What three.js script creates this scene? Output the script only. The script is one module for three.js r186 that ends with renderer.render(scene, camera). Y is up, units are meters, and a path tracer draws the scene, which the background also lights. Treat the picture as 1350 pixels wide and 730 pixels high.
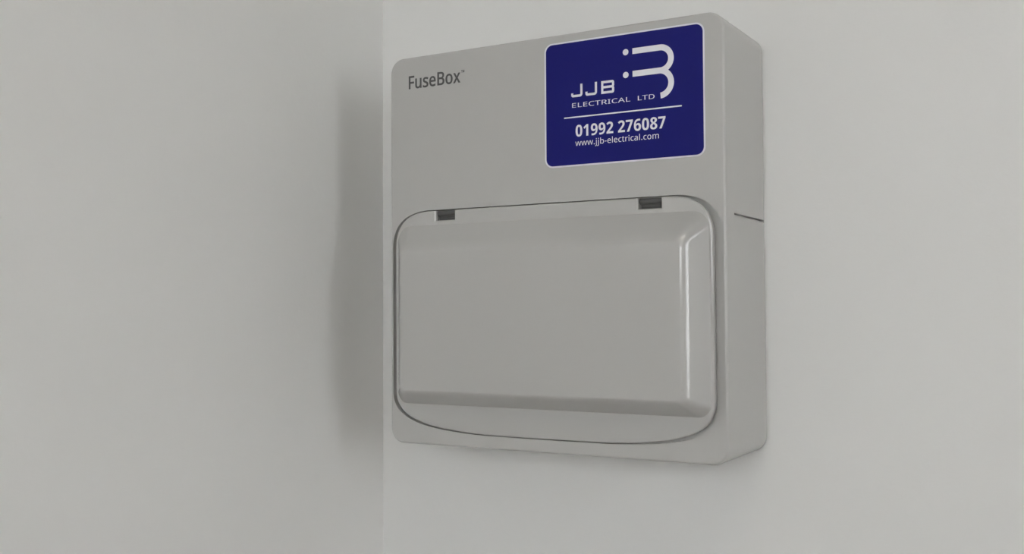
import * as THREE from 'three';
import { mergeGeometries } from 'three/addons/utils/BufferGeometryUtils.js';
import { RectAreaLightUniformsLib } from 'three/addons/lights/RectAreaLightUniformsLib.js';
import { FontLoader } from 'three/addons/loaders/FontLoader.js';
import { TextGeometry } from 'three/addons/geometries/TextGeometry.js';

// ------------------------------------------------------------ camera, sky, lamp, exposure
const scene = new THREE.Scene();
const camera = new THREE.PerspectiveCamera(29.389, 1350 / 730, 0.02, 100);
camera.position.set(0.76478, 1.53757, 1.00675);
camera.rotation.set(0.03055, 0.52811, -0.00512, 'YXZ');

scene.background = new THREE.Color().setRGB(0.945, 0.965, 0.985);   // overcast daylight
scene.backgroundIntensity = 12.6;

RectAreaLightUniformsLib.init();
const LAMP = { x: 0.8, z: 1.0, side: 0.44, power: 3.7, color: new THREE.Color().setRGB(1, 0.9, 0.76) };

const renderer = new THREE.WebGLRenderer({ antialias: true });
renderer.toneMapping = THREE.LinearToneMapping;
renderer.toneMappingExposure = 0.79;
renderer.shadowMap.enabled = true;

// ------------------------------------------------------------ helpers
function rng(seed) { let s = seed >>> 0; return () => ((s = (s * 1664525 + 1013904223) >>> 0) / 4294967296); }
function structure(o, name) { o.name = name; o.userData.kind = 'structure'; scene.add(o); return shade(o); }
function shade(o) { o.traverse((c) => { if (c.isMesh) { c.castShadow = true; c.receiveShadow = true; } }); return o; }
function mesh(name, geo, mat, parent) { const m = new THREE.Mesh(geo, mat); m.name = name; parent.add(m); return m; }
// box between two corners, uv in metres
function slab(x0, y0, z0, x1, y1, z1) {
  const g = new THREE.BoxGeometry(x1 - x0, y1 - y0, z1 - z0).translate((x0 + x1) / 2, (y0 + y1) / 2, (z0 + z1) / 2);
  return metreUV(g);
}
function metreUV(g) {
  const p = g.attributes.position, n = g.attributes.normal, uv = g.attributes.uv;
  for (let i = 0; i < p.count; i++) {
    const ax = Math.abs(n.getX(i)), ay = Math.abs(n.getY(i)), az = Math.abs(n.getZ(i));
    if (ax >= ay && ax >= az) uv.setXY(i, p.getZ(i), p.getY(i));
    else if (ay >= az) uv.setXY(i, p.getX(i), p.getZ(i));
    else uv.setXY(i, p.getX(i), p.getY(i));
  }
  return g;
}
function noiseTexture(size, cells, seed) {           // tiling value noise in several octaves, grey
  const data = new Uint8Array(size * size * 4), acc = new Float32Array(size * size);
  let amp = 1, total = 0;
  for (const c of cells) {
    const r = rng(seed + c), grid = Float32Array.from({ length: c * c }, r);
    for (let y = 0; y < size; y++) for (let x = 0; x < size; x++) {
      const fx = x / size * c, fy = y / size * c, x0 = Math.floor(fx), y0 = Math.floor(fy);
      let tx = fx - x0, ty = fy - y0; tx = tx * tx * (3 - 2 * tx); ty = ty * ty * (3 - 2 * ty);
      const g = (i, j) => grid[((j + c) % c) * c + ((i + c) % c)];
      acc[y * size + x] += amp * ((g(x0, y0) * (1 - tx) + g(x0 + 1, y0) * tx) * (1 - ty) + (g(x0, y0 + 1) * (1 - tx) + g(x0 + 1, y0 + 1) * tx) * ty);
    }
    total += amp; amp *= 0.75;
  }
  for (let i = 0; i < size * size; i++) { const v = Math.round(255 * acc[i] / total); data.set([v, v, v, 255], i * 4); }
  const t = new THREE.DataTexture(data, size, size); t.wrapS = t.wrapT = THREE.RepeatWrapping;
  t.magFilter = THREE.LinearFilter; t.needsUpdate = true; return t;
}

// ------------------------------------------------------------ materials
const stipple = noiseTexture(512, [24, 64, 160], 11); stipple.repeat.set(4, 4);
const M = {};
M.paint = new THREE.MeshStandardMaterial({ color: new THREE.Color().setRGB(0.87, 0.87, 0.855), roughness: 0.85, bumpMap: stipple, bumpScale: 0.00012 });
M.ceiling = new THREE.MeshStandardMaterial({ color: new THREE.Color().setRGB(0.40, 0.40, 0.39), roughness: 0.95 });
M.floor = new THREE.MeshStandardMaterial({ color: new THREE.Color().setRGB(0.20, 0.135, 0.085), roughness: 0.5 });
M.trim = new THREE.MeshStandardMaterial({ color: new THREE.Color().setRGB(0.75, 0.75, 0.73), roughness: 0.4 });
M.glass = new THREE.MeshPhysicalMaterial({ color: 0xffffff, roughness: 0, transmission: 1, thickness: 0, ior: 1.5 });
M.ground = new THREE.MeshStandardMaterial({ color: new THREE.Color().setRGB(0.48, 0.47, 0.45), roughness: 1 });
const grain = noiseTexture(256, [48, 128], 5); grain.repeat.set(30, 30);
const PLASTIC = new THREE.Color().setRGB(0.52, 0.515, 0.50);
M.coat = new THREE.MeshPhysicalMaterial({ color: PLASTIC, roughness: 0.4, clearcoat: 0.7, clearcoatRoughness: 0.25, bumpMap: grain, bumpScale: 0.00001 });
M.door = new THREE.MeshPhysicalMaterial({ color: PLASTIC, roughness: 0.35, clearcoat: 1.0, clearcoatRoughness: 0.08 });
M.hinge = new THREE.MeshStandardMaterial({ color: new THREE.Color().setRGB(0.10, 0.10, 0.098), roughness: 0.4 });
M.ink = new THREE.MeshStandardMaterial({ color: new THREE.Color().setRGB(0.09, 0.09, 0.09), roughness: 0.6 });

// ------------------------------------------------------------ the room
const RX = 3.0, RZ = 3.6, RH = 2.6, T = 0.22;
const WIN1 = { z0: 0.85, z1: 1.45, y0: 1.1, y1: 2.55 };   // in the right wall
const WIN2 = { x0: 0.35, x1: 1.55, y0: 1.6, y1: 2.52 };   // in the wall behind the camera
const WIN3 = { x0: 1.95, x1: 2.85, y0: 1.6, y1: 2.52 };   // its neighbour
structure(new THREE.Mesh(slab(-T, 0, -T, RX + T, RH, 0), M.paint), 'wall_back');
structure(new THREE.Mesh(slab(-T, 0, 0, 0, RH, RZ), M.paint), 'wall_left');
structure(new THREE.Mesh(mergeGeometries([
  slab(RX, 0, 0, RX + T, RH, WIN1.z0), slab(RX, 0, WIN1.z1, RX + T, RH, RZ),
  slab(RX, 0, WIN1.z0, RX + T, WIN1.y0, WIN1.z1), slab(RX, WIN1.y1, WIN1.z0, RX + T, RH, WIN1.z1)]), M.paint), 'wall_right');
structure(new THREE.Mesh(mergeGeometries([
  slab(-T, 0, RZ, WIN2.x0, RH, RZ + T), slab(WIN2.x1, 0, RZ, WIN3.x0, RH, RZ + T), slab(WIN3.x1, 0, RZ, RX + T, RH, RZ + T),
  slab(WIN3.x0, 0, RZ, WIN3.x1, WIN3.y0, RZ + T), slab(WIN3.x0, WIN3.y1, RZ, WIN3.x1, RH, RZ + T),
  slab(WIN2.x0, 0, RZ, WIN2.x1, WIN2.y0, RZ + T), slab(WIN2.x0, WIN2.y1, RZ, WIN2.x1, RH, RZ + T)]), M.paint), 'wall_front');
structure(new THREE.Mesh(slab(-T, -0.2, -T, RX + T, 0, RZ + T), M.floor), 'floor');
structure(new THREE.Mesh(slab(-T, RH, -T, RX + T, RH + 0.2, RZ + T), M.ceiling), 'ceiling');
structure(new THREE.Mesh(slab(-30, -0.6, -30, 30, -0.4, 30), M.ground), 'ground');

// a casement window; a = along the wall, built on the x axis then turned into its wall
function window_(name, width, y0, y1, place) {
  const g = new THREE.Group(), h = y1 - y0, f = 0.06, zf = 0.12, d = 0.07, w = width / 2;
  const box = (x0, ya, x1, yb) => slab(x0, ya, zf, x1, yb, zf + d);
  mesh('window_frame', mergeGeometries([box(-w, 0, w, f), box(-w, h - f, w, h), box(-w, f, -w + f, h - f), box(w - f, f, w, h - f), box(-f / 2, f, f / 2, h - f)]), M.trim, g);
  for (const s of [-1, 1]) mesh('pane', slab(s < 0 ? -w + f : f / 2, f, zf + 0.033, s < 0 ? -f / 2 : w - f, h - f, zf + 0.037), M.glass, g);
  mesh('window_sill', slab(-w - 0.04, -0.03, -0.05, w + 0.04, 0, zf), M.trim, g);
  place(g); structure(g, name);
}
window_('window_1', WIN1.z1 - WIN1.z0, WIN1.y0, WIN1.y1, (g) => { g.position.set(RX, WIN1.y0, (WIN1.z0 + WIN1.z1) / 2); g.rotation.y = Math.PI / 2; });
window_('window_2', WIN2.x1 - WIN2.x0, WIN2.y0, WIN2.y1, (g) => { g.position.set((WIN2.x0 + WIN2.x1) / 2, WIN2.y0, RZ); });
window_('window_3', WIN3.x1 - WIN3.x0, WIN3.y0, WIN3.y1, (g) => { g.position.set((WIN3.x0 + WIN3.x1) / 2, WIN3.y0, RZ); });

// ceiling lamp: square flush panel, glowing face and its light
{
  const t = new THREE.Group(); t.name = 'ceiling_lamp'; t.position.set(LAMP.x, RH, LAMP.z); scene.add(t);
  t.userData = { label: 'square flush ceiling lamp with a white rim and warm diffuser', category: 'lamp' };
  const s = LAMP.side / 2, r = s + 0.02;
  mesh('housing', mergeGeometries([slab(-r, -0.05, -r, r, 0, -s), slab(-r, -0.05, s, r, 0, r), slab(-r, -0.05, -s, -s, 0, s), slab(s, -0.05, -s, r, 0, s)]), M.trim, t);
  const glow = new THREE.MeshStandardMaterial({ color: 0xffffff, roughness: 0.6, emissive: LAMP.color, emissiveIntensity: 1.0 });
  mesh('diffuser', slab(-s, -0.045, -s, s, -0.02, s), glow, t);
  const l = new THREE.RectAreaLight(LAMP.color, LAMP.power, LAMP.side, LAMP.side); l.name = 'lamp_light';
  l.position.set(0, -0.052, 0); l.rotation.x = -Math.PI / 2; t.add(l); shade(t);
}

// ------------------------------------------------------------ the fuse box (millimetres, origin at its lower left back corner)
const W = 363.9, H = 400, D = 116.6;
class Tris {                                          // triangle soup with given normals
  constructor() { this.p = []; this.n = []; }
  tri(a, b, c, na, nb, nc) { this.p.push(...a, ...b, ...c); this.n.push(...na, ...nb, ...nc); }
  quad(a, b, c, d, na, nb, nc, nd) { this.tri(a, b, c, na, nb ?? na, nc ?? na); this.tri(a, c, d, na, nc ?? na, nd ?? na); }
  face(points, holes, z, up = 1) {
    const v = (q) => new THREE.Vector2(q[0], q[1]);
    const c = points.map(v), h = holes.map((k) => k.map(v));
    if (THREE.ShapeUtils.isClockWise(c)) c.reverse();
    h.forEach((k) => { if (!THREE.ShapeUtils.isClockWise(k)) k.reverse(); });
    const all = [...c, ...h.flat()], N = [0, 0, up];
    for (const [i, j, k] of THREE.ShapeUtils.triangulateShape(c, h)) {
      const P = (m) => [all[m].x, all[m].y, z];
      if (up > 0) this.tri(P(i), P(j), P(k), N, N, N); else this.tri(P(i), P(k), P(j), N, N, N);
    }
  }
  build() {
    const g = new THREE.BufferGeometry();
    g.setAttribute('position', new THREE.Float32BufferAttribute(this.p, 3));
    g.setAttribute('normal', new THREE.Float32BufferAttribute(this.n, 3));
    const uv = []; for (let i = 0; i < this.p.length; i += 3) uv.push(this.p[i] / 1000, this.p[i + 1] / 1000 + this.p[i + 2] / 1000);
    g.setAttribute('uv', new THREE.Float32BufferAttribute(uv, 2));
    return g;
  }
}
// rounded rectangle, counter-clockwise from the lower right corner; every point is [x, y, nx, ny]
function roundRect(x0, y0, x1, y1, [br, tr, tl, bl], seg, extraRight = []) {
  const out = [];
  const arc = (cx, cy, r, a0) => { for (let i = 0; i <= seg; i++) { const a = a0 + Math.PI / 2 * i / seg, c = Math.cos(a), s = Math.sin(a); out.push([cx + r * c, cy + r * s, c, s]); } };
  arc(x1 - br, y0 + br, br, -Math.PI / 2);
  for (const y of extraRight) out.push([x1, y, 1, 0]);
  arc(x1 - tr, y1 - tr, tr, 0); arc(x0 + tl, y1 - tl, tl, Math.PI / 2); arc(x0 + bl, y0 + bl, bl, Math.PI);
  return out;
}
const bez = (a, b, c, d, n) => Array.from({ length: n }, (_, i) => {
  const t = (i + 1) / n, u = 1 - t; return [0, 1].map((k) => u * u * u * a[k] + 3 * u * u * t * b[k] + 3 * u * t * t * c[k] + t * t * t * d[k]);
});
const MX = 182;                                       // the door's middle line
const mirror = (pts) => pts.map(([x, y]) => [2 * MX - x, y]).reverse();
// right half of an outline with rounded upper corner and a smile-shaped lower edge
function doorHalf(side, top, low, k) {
  const a = [220, low], b = [side, 52 + k], c = [side, 202], d = [314 - k, top];
  return [a, ...bez(a, [328, low], [side, 25 + k], b, 16), c, ...bez(c, [side, 228 - k], [342 - k, top], d, 14)];
}
const pocketHalf = doorHalf(361, 239.4, 12.6, 0), pocket = [...pocketHalf, ...mirror(pocketHalf)];
const POCKET_Z = D - 6.5;

function casing() {
  const t = new Tris(), RB = 5, RF = 2.4, GY0 = 220.0, GY1 = 222.4, GZ1 = 94.5;
  const rings = [];                                   // [inset, z, outward, forward]
  rings.push([4, 0, 1, 0], [4, RB, 1, 0], null, [4, RB, 0, -1], [0.6, RB, 0, -1], null, [0.6, RB, 0.7, -0.7], [0, RB + 0.6, 1, 0], [0, RB + 0.6, 1, 0], [0, GZ1, 1, 0]);   // set back against the wall: a shadow gap
  for (let i = 0; i <= 6; i++) { const a = Math.PI / 2 * i / 6; rings.push([RF * (1 - Math.cos(a)), D - RF * (1 - Math.sin(a)), Math.cos(a), Math.sin(a)]); }
  const R = 15, SEG = 10;
  const outline = (d) => roundRect(d, d, W - d, H - d, [R - d, R - d, R - d, R - d], SEG, [GY0, GY1]);
  const base = outline(0), n = base.length;
  for (let k = 0; k + 1 < rings.length; k++) {
    if (!rings[k] || !rings[k + 1]) continue;
    const [d0, z0, o0, f0] = rings[k], [d1, z1, o1, f1] = rings[k + 1], A = outline(d0), B = outline(d1);
    for (let i = 0; i < n; i++) {
      const j = (i + 1) % n;
      if (z0 > RB && z1 === GZ1 && i === SEG + 1) continue;      // the open slot in the right side
      const P = (q, z) => [q[0], q[1], z], N = (q, o, f) => [q[2] * o, q[3] * o, f];
      t.quad(P(A[i], z0), P(A[j], z0), P(B[j], z1), P(B[i], z1), N(A[i], o0, f0), N(A[j], o0, f0), N(B[j], o1, f1), N(B[i], o1, f1));
    }
  }
  // inside of the slot
  const ZB = RB + 0.6, x0 = W - 5, x1 = W;
  t.quad([x0, GY0, ZB], [x0, GY0, GZ1], [x1, GY0, GZ1], [x1, GY0, ZB], [0, 1, 0]);
  t.quad([x0, GY1, GZ1], [x0, GY1, ZB], [x1, GY1, ZB], [x1, GY1, GZ1], [0, -1, 0]);
  t.quad([x0, GY0, GZ1], [x0, GY0, ZB], [x0, GY1, ZB], [x0, GY1, GZ1], [1, 0, 0]);
  t.quad([x1, GY0, GZ1], [x0, GY0, GZ1], [x0, GY1, GZ1], [x1, GY1, GZ1], [0, 0, -1]);
  t.quad([x0, GY0, ZB], [x1, GY0, ZB], [x1, GY1, ZB], [x0, GY1, ZB], [0, 0, 1]);
  // back plate, front face round the door pocket, pocket wall and floor
  t.face(outline(4), [], 0, -1);
  t.face(outline(RF), [pocket], D, 1);
  t.face(pocket, [], POCKET_Z, 1);
  for (let i = 0; i < pocket.length; i++) {
    const a = pocket[i], b = pocket[(i + 1) % pocket.length], L = Math.hypot(b[0] - a[0], b[1] - a[1]) || 1;
    const N = [-(b[1] - a[1]) / L, (b[0] - a[0]) / L, 0];
    t.quad([b[0], b[1], D], [b[0], b[1], POCKET_Z], [a[0], a[1], POCKET_Z], [a[0], a[1], D], N);
  }
  return t.build();
}

const HINGES = [[58, 81], [281, 304]], NOTCH = 228.3;
function doorGeometry() {
  const half = doorHalf(352.3, 238.4, 13.1, 3.2), L = mirror(half).map(([x, y]) => [x - 4, y]);
  // put a notch for each hinge into the upper edge
  const out = [...half];
  for (const [a, b] of [HINGES[1], HINGES[0]]) out.push([b, 238.4], [b, NOTCH], [a, NOTCH], [a, 238.4]);
  out.push(...L);
  const B = 1.5, FOLD = 44;
  const plate = (pts) => {
    const g = new THREE.ExtrudeGeometry(new THREE.Shape(pts.map((q) => new THREE.Vector2(q[0], q[1]))), { depth: 6.5 - 2 * B, bevelEnabled: true, bevelSize: B, bevelOffset: -B, bevelThickness: B, bevelSegments: 4, curveSegments: 8 });
    g.translate(0, 0, D - 4.5 + B); g.deleteAttribute('uv'); return g.index ? g.toNonIndexed() : g;
  };
  const upper = out.filter((q) => q[1] > FOLD - 6), lower = out.filter((q) => q[1] < FOLD + 3);
  // upper plate starts on the right; the lower one is the finger lip, leaning back towards its edge
  const right = lower.filter((q) => q[0] > MX), left = lower.filter((q) => q[0] <= MX);
  const lip = plate([...left, ...right]), lp = lip.attributes.position;
  for (let i = 0; i < lp.count; i++) lp.setZ(i, lp.getZ(i) - Math.max(0, FOLD - lp.getY(i)) * 0.1);
  lip.computeVertexNormals();
  const flat = mergeGeometries([plate(upper), lip]);
  // the raised field: a bevel from the flange up to the flat front, rounded over at its upper edge
  const t = new Tris(), HT = 21, SEG = 10, z0 = D + 1.95;
  const outer = roundRect(10.8, 41.5, 349.2, 224, [12, 16, 16, 12], SEG), inner = roundRect(31.5, 57.5, 328.5, 194, [5, 6, 6, 5], SEG);
  const C = 0.84, path = [[0, 0]], K = 0.7;
  const a = [C * K, K], c = [C, 1], e = [1, 1];
  for (let i = 0; i <= 8; i++) { const s = i / 8, u = 1 - s; path.push([u * u * a[0] + 2 * u * s * c[0] + s * s * e[0], u * u * a[1] + 2 * u * s * c[1] + s * s * e[1]]); }
  const n = outer.length, pt = (i, k) => { const [s, q] = path[k], o = outer[i % n], r = inner[i % n]; return [o[0] + (r[0] - o[0]) * s, o[1] + (r[1] - o[1]) * s, z0 + HT * q]; };
  const slope = (i, k) => {                            // surface normal of the bevel at a point of the path
    let ds, dq;
    if (k <= 1) { ds = C; dq = 1; } else { const s = (k - 1) / 8, u = 1 - s; ds = 2 * u * (c[0] - a[0]) + 2 * s * (e[0] - c[0]); dq = 2 * u * (c[1] - a[1]) + 2 * s * (e[1] - c[1]); }
    const o = outer[i % n], r = inner[i % n], run = -((r[0] - o[0]) * o[2] + (r[1] - o[1]) * o[3]) * ds, rise = HT * dq, l = Math.hypot(run, rise);
    return [o[2] * rise / l, o[3] * rise / l, run / l];
  };
  for (let k = 0; k + 1 < path.length; k++) for (let i = 0; i < n; i++)
    t.quad(pt(i, k), pt(i + 1, k), pt(i + 1, k + 1), pt(i, k + 1), slope(i, k), slope(i + 1, k), slope(i + 1, k + 1), slope(i, k + 1));
  t.face(inner, [], z0 + HT, 1);
  const field = t.build(); field.deleteAttribute('uv');
  const g = mergeGeometries([flat, field]);
  return g;
}

function hingeGeometry(a, b) {                         // a knuckle over a leaf, set in the door's notch
  const parts = [], y = 235.4, z = D - 3.2, m = (a + b) / 2, w = b - a - 1.2;
  const add = (g) => { const k = g.index ? g.toNonIndexed() : g; parts.push(k); };
  add(new THREE.CylinderGeometry(2.7, 2.7, w, 20).rotateZ(Math.PI / 2).translate(m, y, z));
  add(new THREE.CylinderGeometry(1.1, 1.1, b - a + 3, 12).rotateZ(Math.PI / 2).translate(m, y, z));
  add(new THREE.BoxGeometry(w, 8.5, 1.6).translate(m, 233.2, POCKET_Z + 0.8));
  add(new THREE.BoxGeometry(w * 0.8, 3.6, 2.0).translate(m, 232.6, D - 4.2));
  return mergeGeometries(parts);
}

// the company sticker: flat print, 12 pixels to the millimetre
const ST = { x0: 184.4, x1: 345.8, y0: 272.4, y1: 392.2 };
function stickerTexture() {
  const k = 12, w = Math.round((ST.x1 - ST.x0) * k), h = Math.round((ST.y1 - ST.y0) * k);
  const cv = document.createElement('canvas'); cv.width = w; cv.height = h;
  const c = cv.getContext('2d');
  const X = (u) => (u - ST.x0) * k, Y = (v) => (ST.y1 - v) * k;
  const WHITE = '#f4f4fb';
  c.fillStyle = '#e9e9f2'; c.fillRect(0, 0, w, h);
  // blue field with rounded corners
  c.fillStyle = '#1d1f74';
  { const x = X(186), y = Y(390.7), x1 = X(344.3), y1 = Y(273.9), r = 7 * k;
    c.beginPath(); c.moveTo(x + r, y); c.arcTo(x1, y, x1, y1, r); c.arcTo(x1, y1, x, y1, r); c.arcTo(x, y1, x, y, r); c.arcTo(x, y, x1, y, r); c.closePath(); c.fill(); }
  c.strokeStyle = WHITE; c.fillStyle = WHITE; c.lineJoin = 'round';
  // the emblem: two dots, two bars and two bows
  c.lineWidth = 5.5 * k; c.lineCap = 'butt';
  c.beginPath(); c.moveTo(X(276.4), Y(374.3)); c.lineTo(X(303.6), Y(374.3));
  c.arc(X(303.6), Y(363.8), 10.5 * k, -Math.PI / 2, Math.PI / 2); c.lineTo(X(276.4), Y(353.3)); c.stroke();
  c.beginPath(); c.moveTo(X(296), Y(353.3)); c.lineTo(X(302.6), Y(353.3));
  c.arc(X(302.6), Y(341.8), 11.5 * k, -Math.PI / 2, Math.PI * 0.47); c.stroke();
  for (const v of [374.3, 353.1]) { c.beginPath(); c.arc(X(269.6), Y(v), 2.9 * k, 0, 7); c.fill(); }
  // wide lettering drawn with strokes: J J B
  c.lineWidth = 2.3 * k; c.lineCap = 'butt'; c.lineJoin = 'miter';
  const J = (u0, u1) => { const i = 1.15; c.beginPath(); c.moveTo(X(u1 - i), Y(350.2)); c.lineTo(X(u1 - i), Y(341.2)); c.quadraticCurveTo(X(u1 - i), Y(339.2), X(u1 - i - 2), Y(339.2)); c.lineTo(X(u0 + i + 1), Y(339.2)); c.quadraticCurveTo(X(u0 + i), Y(339.2), X(u0 + i), Y(340.4)); c.lineTo(X(u0 + i), Y(342)); c.stroke(); };
  J(213, 225); J(228, 240.2);
  { const u0 = 245.6, u1 = 256.7; c.beginPath(); c.moveTo(X(u0), Y(349)); c.lineTo(X(u1 - 1), Y(349)); c.quadraticCurveTo(X(u1), Y(349), X(u1), Y(347.6)); c.lineTo(X(u1), Y(345.4)); c.lineTo(X(u1 - 0.8), Y(344.2)); c.lineTo(X(u1), Y(343)); c.lineTo(X(u1), Y(340.6)); c.quadraticCurveTo(X(u1), Y(339.2), X(u1 - 1), Y(339.2)); c.lineTo(X(u0), Y(339.2)); c.closePath(); c.stroke();
    c.beginPath(); c.moveTo(X(u0), Y(344.2)); c.lineTo(X(u1 - 0.8), Y(344.2)); c.stroke(); }
  const line = (s, u0, u1, v, cap, font) => {         // text fitted between two places
    c.save(); c.font = font.replace('SIZE', (cap / 0.716 * k) + 'px'); const m = c.measureText(s).width;
    c.translate(X(u0), Y(v)); c.scale((u1 - u0) * k / m, 1); c.fillText(s, 0, 0); c.restore();
  };
  line('ELECTRICAL', 212.8, 274.2, 328.2, 4.3, 'SIZE sans-serif');
  line('LTD', 280.4, 298.6, 328.2, 4.3, 'SIZE sans-serif');
  c.fillRect(X(205.3), Y(319.7), (324 - 205.3) * k, 1.3 * k);
  line('01992 276087', 217, 308.8, 300.4, 10.9, 'bold SIZE sans-serif');
  line('www.jjb-electrical.com', 217, 302.4, 291.6, 5.4, 'SIZE sans-serif');
  const t = new THREE.CanvasTexture(cv); t.colorSpace = THREE.SRGBColorSpace; t.anisotropy = 8; return t;
}
function stickerGeometry() {
  const pts = roundRect(ST.x0, ST.y0, ST.x1, ST.y1, [8.5, 8.5, 8.5, 8.5], 10);
  const g = new THREE.ExtrudeGeometry(new THREE.Shape(pts.map((q) => new THREE.Vector2(q[0], q[1]))), { depth: 0.3, bevelEnabled: false });
  const p = g.attributes.position, uv = g.attributes.uv;
  for (let i = 0; i < p.count; i++) uv.setXY(i, (p.getX(i) - ST.x0) / (ST.x1 - ST.x0), (p.getY(i) - ST.y0) / (ST.y1 - ST.y0));
  return g.translate(0, 0, D);
}
const regular = await new FontLoader().loadAsync('fonts/droid/droid_sans_regular.typeface.json');
const bold = await new FontLoader().loadAsync('fonts/droid/droid_sans_bold.typeface.json');
function print(font, s, x0, x1, y0, y1) {              // raised ink, fitted into a rectangle
  const g = new TextGeometry(s, { font, size: 10, depth: 0.2, curveSegments: 6, bevelEnabled: true, bevelThickness: 0.02, bevelSize: 0.22, bevelSegments: 1 });
  g.computeBoundingBox(); const b = g.boundingBox;
  g.translate(-b.min.x, -b.min.y, 0).scale((x1 - x0) / (b.max.x - b.min.x), (y1 - y0) / (b.max.y - b.min.y), 1);
  return g.translate(x0, y0, D);
}

const box = new THREE.Group(); box.name = 'fuse_box';
box.position.set(0.09873 + W / 2000, 1.40, 0); scene.add(box);
box.userData = { label: 'pale grey fuse box with a flip-up door on the white wall beside the corner', category: 'fuse box' };
const toBox = (g) => g.translate(-W / 2, 0, 0).scale(0.001, 0.001, 0.001);
mesh('casing', toBox(casing()), M.coat, box);
mesh('door', toBox(doorGeometry()), M.door, box).userData.label = 'flip-up door with a raised bevelled front';
for (const [a, b] of HINGES) mesh('hinge', toBox(hingeGeometry(a, b)), M.hinge, box).userData.label = 'dark grey hinge';
mesh('sticker', toBox(stickerGeometry()), new THREE.MeshPhysicalMaterial({ map: stickerTexture(), roughness: 0.5, specularIntensity: 0.3 }), box).userData.label = 'dark blue company sticker with white lettering';
mesh('lettering', toBox(mergeGeometries([print(regular, 'FuseBox', 23.6, 87.6, 366.6, 380.4), print(regular, 'TM', 88.6, 92.4, 376.6, 379.2)])), M.ink, box).userData.label = 'dark grey printed lettering';
shade(box);

renderer.render(scene, camera);
